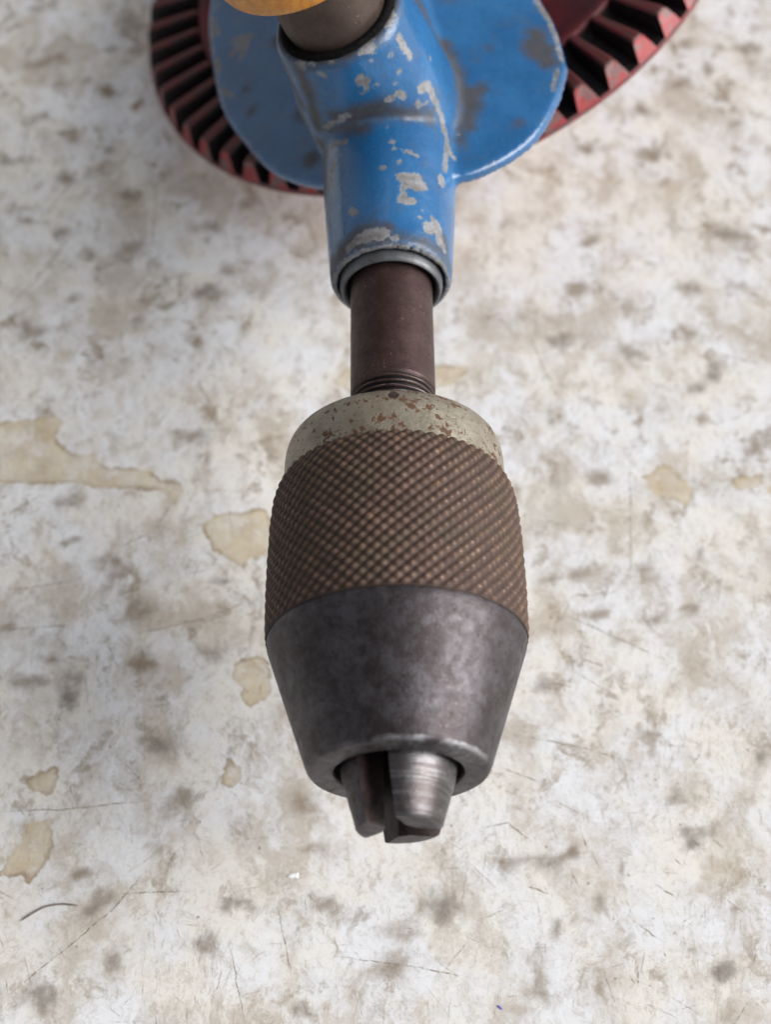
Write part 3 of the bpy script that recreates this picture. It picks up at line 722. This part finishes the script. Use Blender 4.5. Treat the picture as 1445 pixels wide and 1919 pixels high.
def build_sleeve():
    starts, per_ax = 60, 1.36
    n = starts * 9
    ys = np.arange(-1.15, 18.35, 0.105)
    t = np.linspace(0, 2 * np.pi, n, endpoint=False)
    T, Y = np.meshgrid(t, ys)
    a = starts * T / (2 * np.pi)
    b = Y / per_ax
    tri = lambda x: np.abs((x % 1) - 0.5) * 2          # 1 at 0, 0 at .5
    u, v = tri(a * 1.0 + b), tri(a * 1.0 - b)
    rs = np.random.RandomState(3)
    wob = np.zeros_like(T)
    for k in range(14):
        wob += rs.randn() * np.sin(T * rs.randint(2, 30) + Y * rs.uniform(-2, 2) + rs.uniform(0, 6))
    wob /= 4.0
    # right-hand cut is a little deeper than the left-hand one
    h = np.clip(np.minimum(u * 1.15, 1) * 0.5 + np.minimum(v * 1.15, 1) * 0.5 + 0, 0, 1)
    pyr = np.minimum(np.minimum(u, 0.82) / 0.82, np.minimum(v, 0.82) / 0.82)
    k_ = 0.40 * pyr + 0.60 * (0.66 * np.minimum(u, 0.85) / 0.85 + 0.34 * np.minimum(v, 0.85) / 0.85)
    k_ = np.clip(k_ * (1 + 0.13 * wob), 0, 1)
    prof = np.array([(-1.2, 13.98), (-0.4, 14.06), (4, 14.1), (9, 14.02), (13, 13.86), (15, 13.66), (16.3, 13.38), (17.3, 12.98), (18.0, 12.55), (18.4, 12.2)])
    R0 = np.interp(Y, prof[:, 0], prof[:, 1])
    fade = np.clip((Y + 1.15) / 0.5, 0.0, 1)
    R = R0 - (0.34 * (1 - k_)) * fade - (1 - fade) * 0.12
    V = np.stack([R * np.cos(T), Y, R * np.sin(T)], 2).reshape(-1, 3)
    idx = np.arange(V.shape[0]).reshape(len(ys), n)
    r = np.roll(idx, -1, axis=1)
    F = np.stack([idx[:-1].ravel(), idx[1:].ravel(), r[1:].ravel(), r[:-1].ravel()], 1).tolist()
    o = mesh_obj('knurled_sleeve', V, F, M_KNURL, drill)
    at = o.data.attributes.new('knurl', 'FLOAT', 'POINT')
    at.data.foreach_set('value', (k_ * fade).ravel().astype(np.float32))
    return keep(o)


sleeve = build_sleeve()
FY = -15.45
cone_prof = [(-0.2, 13.2), (-0.75, 13.72), (-1.2, 13.80), (-1.9, 13.72)]
cone_prof += [(-1.9 - 12.6 * s, 13.72 - 4.12 * s) for s in np.linspace(0.08, 1, 14)]
cone_prof += [(-14.95, 9.42), (-15.2, 9.27), (-15.38, 9.1), (FY, 8.92), (FY, 6.75), (-15.3, 6.6), (-15.0, 6.55)]
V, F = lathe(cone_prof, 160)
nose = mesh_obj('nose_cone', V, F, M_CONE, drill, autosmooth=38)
V, F = lathe([(-15.0, 6.55), (-12, 6.6), (-6, 7.5), (-5.9, 0.01)], 64)
mesh_obj('bore', V, F, M_BORE, sleeve)

YTIP = -21.4
def build_jaw(azdeg, ytip, rt, off, lo=0.0, hi=0.0):
    az = math.radians(azdeg)
    cut = math.radians(60)
    rings, ysj = [], []
    prof = [(-8.0, 6.9), (-15.0, 5.98), (-16.5, 5.68), (-20.2, rt + 0.42), (ytip + 0.35, rt + 0.22), (ytip + 0.1, rt), (ytip, rt - 0.4)]
    V = []
    NA = 18
    for (y, R) in prof:
        k = off * math.sin(cut)                       # half the slot between neighbouring jaws
        da = cut - math.asin(min(0.95, k / R))
        inset = 0.0 if y > ytip + 0.2 else 0.12
        pts = [(off + inset + 0.35, -0.55), (off + inset + 0.35, 0.55)] if True else []
        arc = [(R * math.cos(a_), R * math.sin(a_)) for a_ in np.linspace(da + math.radians(hi), -da + math.radians(lo), NA)]
        loop = [(off + 0.35, 0.6)] + arc + [(off + 0.35, -0.6)]
        for (p, q) in loop:
            V.append((p * math.cos(az) - q * math.sin(az), y, p * math.sin(az) + q * math.cos(az)))
    n = NA + 2
    F, MI = [], []
    for i in range(len(prof) - 1):
        for k in range(n):
            l = (k + 1) % n
            F.append((i * n + k, i * n + l, (i + 1) * n + l, (i + 1) * n + k))
            MI.append(0 if 1 <= k < NA else 1)
    F.append(tuple((len(prof) - 1) * n + k for k in range(n)))
    MI.append(2)
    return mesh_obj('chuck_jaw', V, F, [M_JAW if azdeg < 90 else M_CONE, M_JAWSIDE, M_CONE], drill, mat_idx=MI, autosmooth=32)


build_jaw(47, YTIP + 0.1, 4.15, 1.25, 0, 4)
build_jaw(169, YTIP, 4.2, 1.3, 15, 0)
build_jaw(288, YTIP, 4.3, 1.25, 9, 0)

# bushing rings at the nose of the frame
V, F = lathe([(50, 6.25), (47.3, 6.25), (46.45, 6.22), (46.1, 6.1), (45.95, 5.9), (46.0, 5.7), (46.4, 5.45), (47.0, 5.38), (50, 5.36)], 96)
mesh_obj('bushing', V, F, M_BUSH, drill, autosmooth=50)
V, F = lathe([(51, 5.34), (47.0, 5.34), (46.8, 5.22), (46.9, 5.04), (49, 5.02)], 96)
mesh_obj('oil_seal', V, F, M_WASHER, drill)


# ---- blue cast frame as one smooth implicit surface (u across, y along, n towards the side handle)
def surface_nets(D, org, h):
    s = D < 0
    nx, ny, nz = D.shape
    cells = np.zeros((nx - 1, ny - 1, nz - 1), np.int8)
    for dx in (0, 1):
        for dy in (0, 1):
            for dz in (0, 1):
                cells += s[dx:nx - 1 + dx, dy:ny - 1 + dy, dz:nz - 1 + dz]
    act = (cells > 0) & (cells < 8)
    ids = -np.ones(act.shape, np.int64)
    ids[act] = np.arange(act.sum())
    I = np.argwhere(act)
    acc = np.zeros((len(I), 3))
    cnt = np.zeros(len(I))
    corners = [(a, b, c) for a in (0, 1) for b in (0, 1) for c in (0, 1)]
    for i, a in enumerate(corners):
        for b in corners[i + 1:]:
            if sum(abs(p - q) for p, q in zip(a, b)) != 1:
                continue
            da = D[I[:, 0] + a[0], I[:, 1] + a[1], I[:, 2] + a[2]]
            db = D[I[:, 0] + b[0], I[:, 1] + b[1], I[:, 2] + b[2]]
            x = (da < 0) != (db < 0)
            t = np.where(x, da / np.where(x, da - db, 1), 0)
            P = np.array(a)[None] + t[:, None] * (np.array(b) - np.array(a))[None]
            acc[x] += P[x]
            cnt[x] += 1
    V = (I + acc / cnt[:, None]) * h + np.array(org)
    F = []
    for ax in range(3):
        o1, o2 = [(1, 2), (2, 0), (0, 1)][ax]
        sl0 = [slice(1, -1)] * 3
        sl1 = [slice(1, -1)] * 3
        sl0[ax] = slice(0, -1)
        sl1[ax] = slice(1, None)
        A, B = s[tuple(sl0)], s[tuple(sl1)]
        E_ = np.argwhere(A != B)
        off = np.ones(3, int)
        off[ax] = 0
        P = E_ + off
        flip = A[tuple(E_.T)]
        def cid(d1, d2):
            Q = P.copy()
            Q[:, o1] -= d1
            Q[:, o2] -= d2
            return ids[tuple(Q.T)]
        q = np.stack([cid(1, 1), cid(0, 1), cid(0, 0), cid(1, 0)], 1)
        q[~flip] = q[~flip][:, ::-1]
        F.append(q)
    return V, np.concatenate(F)


def smin(a, b, k):
    h = np.clip(0.5 + 0.5 * (b - a) / k, 0, 1)
    return b * (1 - h) + a * h - k * h * (1 - h)


def smax(a, b, k):
    return -smin(-a, -b, k)


def seg_field(W, items):
    """thick 3D polylines: returns r - distance, positive inside"""
    f = np.full(len(W), -3.0)
    for (r, pts) in items:
        P = np.array(pts, float)
        if len(P) == 1:
            P = np.repeat(P, 2, 0)
        lo, hi = P.min(0) - 4, P.max(0) + 4
        sel = np.where(((W > lo) & (W < hi)).all(1))[0]
        w_ = W[sel]
        for a, b in zip(P[:-1], P[1:]):
            e = b - a
            t = np.clip(((w_ - a) @ e) / (e @ e + 1e-9), 0, 1)
            d = np.linalg.norm(w_ - a - t[:, None] * e, axis=1)
            f[sel] = np.maximum(f[sel], r - d)
    return f


def build_frame():
    h = 0.45
    us, ys, ns = np.arange(-35, 27, h), np.arange(44, 181, h), np.arange(-13, 21.5, h)
    u = us[:, None, None].astype(np.float32)
    y = ys[None, :, None].astype(np.float32)
    n = ns[None, None, :].astype(np.float32)
    # nose tube
    rt = np.interp(ys, [44, 46.6, 47.6, 50, 62, 75, 95, 180], [6.8, 7.2, 7.4, 7.62, 8.45, 9.0, 5.0, 4.6])[None, :, None]
    tubed = smax(np.hypot(u, n) - rt, 46.9 - y, 0.9)
    # boss carrying the side handle
    rb = np.interp(ns, [-5, 0, 6, 12, 18, 22], [9.9, 9.7, 9.3, 8.8, 8.35, 8.2])[None, None, :]
    pw = np.interp(ns, [-5, 8, 18.5], [3.2, 2.9, 2.0])[None, None, :]
    boss = (np.abs(u) ** pw + np.abs(y - YB) ** pw) ** (1 / pw) - rb
    boss = smax(smax(boss, n - 18.3, 1.3), -4 - n, 1)
    # spine behind it, box with rounded edges
    sw = np.interp(ys, [60, 74, 88, 98, 180], [9.0, 8.7, 7.0, 5.0, 4.6])[None, :, None]
    ub, nb = np.abs(u) - sw, np.abs(n - 3.0) - 8.2
    yb = 70.5 - y
    spine = smax(smax(ub, nb, 2.6), yb, 2.0)
    body = smin(smin(tubed, boss, 0.5), spine, 1.2)
    # dished guard plate
    X, Y2 = np.meshgrid(us, ys, indexing='ij')
    pl = curve_pts(PLATE + PLATE[:1], 5)
    plate2 = -poly_sdf(X, Y2, pl)[:, :, None]
    uu = us[:, None, None]
    n0 = np.where(uu < 0, -2.2 - 0.19 * np.abs(uu), 3.6 - 0.43 * np.abs(uu))
    slab = np.abs(n - n0) - 0.85
    plate = smax(plate2, slab, 0.5)
    D = smin(body, plate, 0.9)
    # bores
    D = smax(D, -(smax(np.hypot(u, n) - 6.55, y - 48.4, 0.2)), 0.25)
    D = smax(D, -(smax(np.hypot(u, n) - 5.5, y - 60, 0.2)), 0.2)
    D = smax(D, -(smax(np.hypot(u, y - YB) - 7.3, 16.9 - n, 0.2)), 0.2)
    D = np.maximum(D, y - 178)
    V, F = surface_nets(D.astype(np.float64), (us[0], ys[0], ns[0]), h)
    W = V[:, :1] * UV + V[:, 1:2] * YV + V[:, 2:3] * NV
    o = mesh_obj('cast_frame', W, F.tolist(), M_BLUE, drill)
    ring = lambda c, e1, e2, r_: [tuple(np.array(c) + e1 * r_ * math.cos(t) + e2 * r_ * math.sin(t)) for t in np.linspace(0, 2 * math.pi, 25)]
    ex, ez = np.array([1, 0, 0]), np.array([0, 0, 1])
    lip = [(0.38, ring((0, 47.0, 0), ex, ez, 6.95))]
    dirt = [(0.8, ring(NV * 18.3 + YV * YB, UV, YV, 7.6)), (0.5, ring((0, 48.2, 0), ex, ez, 7.4))]
    for nm, items in (('chip', CHIPS + lip), ('grime', GRIME + dirt)):
        a = o.data.attributes.new(nm, 'FLOAT', 'POINT')
        a.data.foreach_set('value', seg_field(W, items).astype(np.float32))
    return o


frame = build_frame()

# ---- side handle: washer, steel ferrule, wooden knob
hc = (0, YB, 0)
V, F = lathe([(17.0, 7.6), (18.0, 7.5), (18.5, 7.25), (18.6, 6.9), (18.4, 6.3)], 96, 'N', hc)
mesh_obj('washer', V, F, M_WASHER, drill)
V, F = lathe([(17.0, 6.3), (19.0, 6.35), (19.3, 6.45), (20.0, 6.5), (29.2, 6.4)], 96, 'N', hc)
mesh_obj('ferrule', V, F, M_FERRULE, drill)
V, F = lathe(curve_pts([(28.5, 6.2), (28.2, 8.8), (28.5, 10.3), (29.6, 11.0), (33, 11.4), (40, 12.6), (50, 13.6), (58, 12.6), (64, 8.5), (66, 3.5), (66.3, 0.05)], 6), 96, 'N', hc)
mesh_obj('side_handle', V, F, M_WOOD, drill)

# ---- gear wheel
gc = YV * GY
RB = 49.3
gprof = [(GN, 8), (GN, 44), (GN, RB - 0.5), (GN + 0.2, RB - 0.1), (GN + 0.75, RB), (GN + 0.95, RB - 0.35)]
V, F = lathe(gprof, 180, 'N', gc)
wheel = mesh_obj('gear_wheel', V, F, M_RIM, drill, autosmooth=50)
keep(wheel)
V, F = lathe([(GN + 0.95, RB - 0.35), (GN + 0.8, 47), (GN + 1.0, 39.6), (GN + 1.4, 38.9), (GN + 3.0, 38.8)], 180, 'N', gc)
mesh_obj('tooth_bed', V, F, M_GREASE, wheel)
V, F = lathe(curve_pts([(GN + 3.0, 38.8), (GN + 3.6, 38.5), (GN + 3.7, 37.6), (GN + 3.2, 36.2), (GN + 2.2, 33), (GN + 1.8, 26), (GN + 2.2, 14), (GN + 5.0, 10.5), (GN + 11, 9.5), (GN + 11.4, 8.5), (GN + 11.4, 0.05)], 5), 140, 'N', gc)
mesh_obj('wheel_web', V, F, M_WEB, wheel)


def tooth_mesh():
    # local frame: x radial, y tangential, z = n - GN
    V, F, MI = [], [], []
    for (r, top, a, b) in [(38.7, 3.6, 0.52, 1.05), (39.3, 3.95, 0.60, 1.15), (46.8, 4.05, 0.92, 1.62), (47.5, 3.95, 0.92, 1.66)]:
        bot = 0.7
        V += [(r, -b, bot), (r, -b * 0.85, bot + (top - bot) * 0.45), (r, -a, top - 0.2), (r, -a * 0.6, top), (r, a * 0.6, top), (r, a, top - 0.2), (r, b * 0.85, bot + (top - bot) * 0.45), (r, b, bot)]
    V += [(49.1, -1.85, 0.75), (48.6, -1.5, 2.0), (47.9, -1.02, 3.55), (47.7, -0.65, 3.75), (47.7, 0.65, 3.75), (47.9, 1.02, 3.55), (48.6, 1.5, 2.0), (49.1, 1.85, 0.75)]
    n = 8
    for i in range(4):
        for k in range(n - 1):
            F.append((i * n + k, i * n + k + 1, (i + 1) * n + k + 1, (i + 1) * n + k))
            MI.append(1 if k in (0, 1, 5, 6) else 2)
    F.append(tuple(range(n)))
    MI.append(1)
    F.append(tuple(reversed(range(4 * n, 5 * n))))
    MI.append(0)
    return V, F, MI


V, F, MI = tooth_mesh()
T0 = mesh_obj('gear_tooth', V, F, [M_RED, M_GREASE, M_CREST], wheel, mat_idx=MI, smooth=False)
NT_ = 56
base_rot = Matrix(((UV[0], 0, NV[0]), (UV[1], 1, NV[1]), (UV[2], 0, NV[2]))).transposed().transposed()
for i in range(NT_):
    a = 2 * math.pi * (i + TOOTH_PHASE) / NT_
    o = T0 if i == 0 else T0.copy()
    if i:
        scene.collection.objects.link(o)
    er = UV * math.cos(a) + YV * math.sin(a)
    et = -UV * math.sin(a) + YV * math.cos(a)
    mm = Matrix(((er[0], et[0], NV[0], 0), (er[1], et[1], NV[1], 0), (er[2], et[2], NV[2], 0), (0, 0, 0, 1)))
    mm.translation = Vector((gc + NV * GN).tolist()) * S
    o.matrix_parent_inverse = Matrix.Identity(4)
    o.parent = wheel
    o.matrix_basis = mm
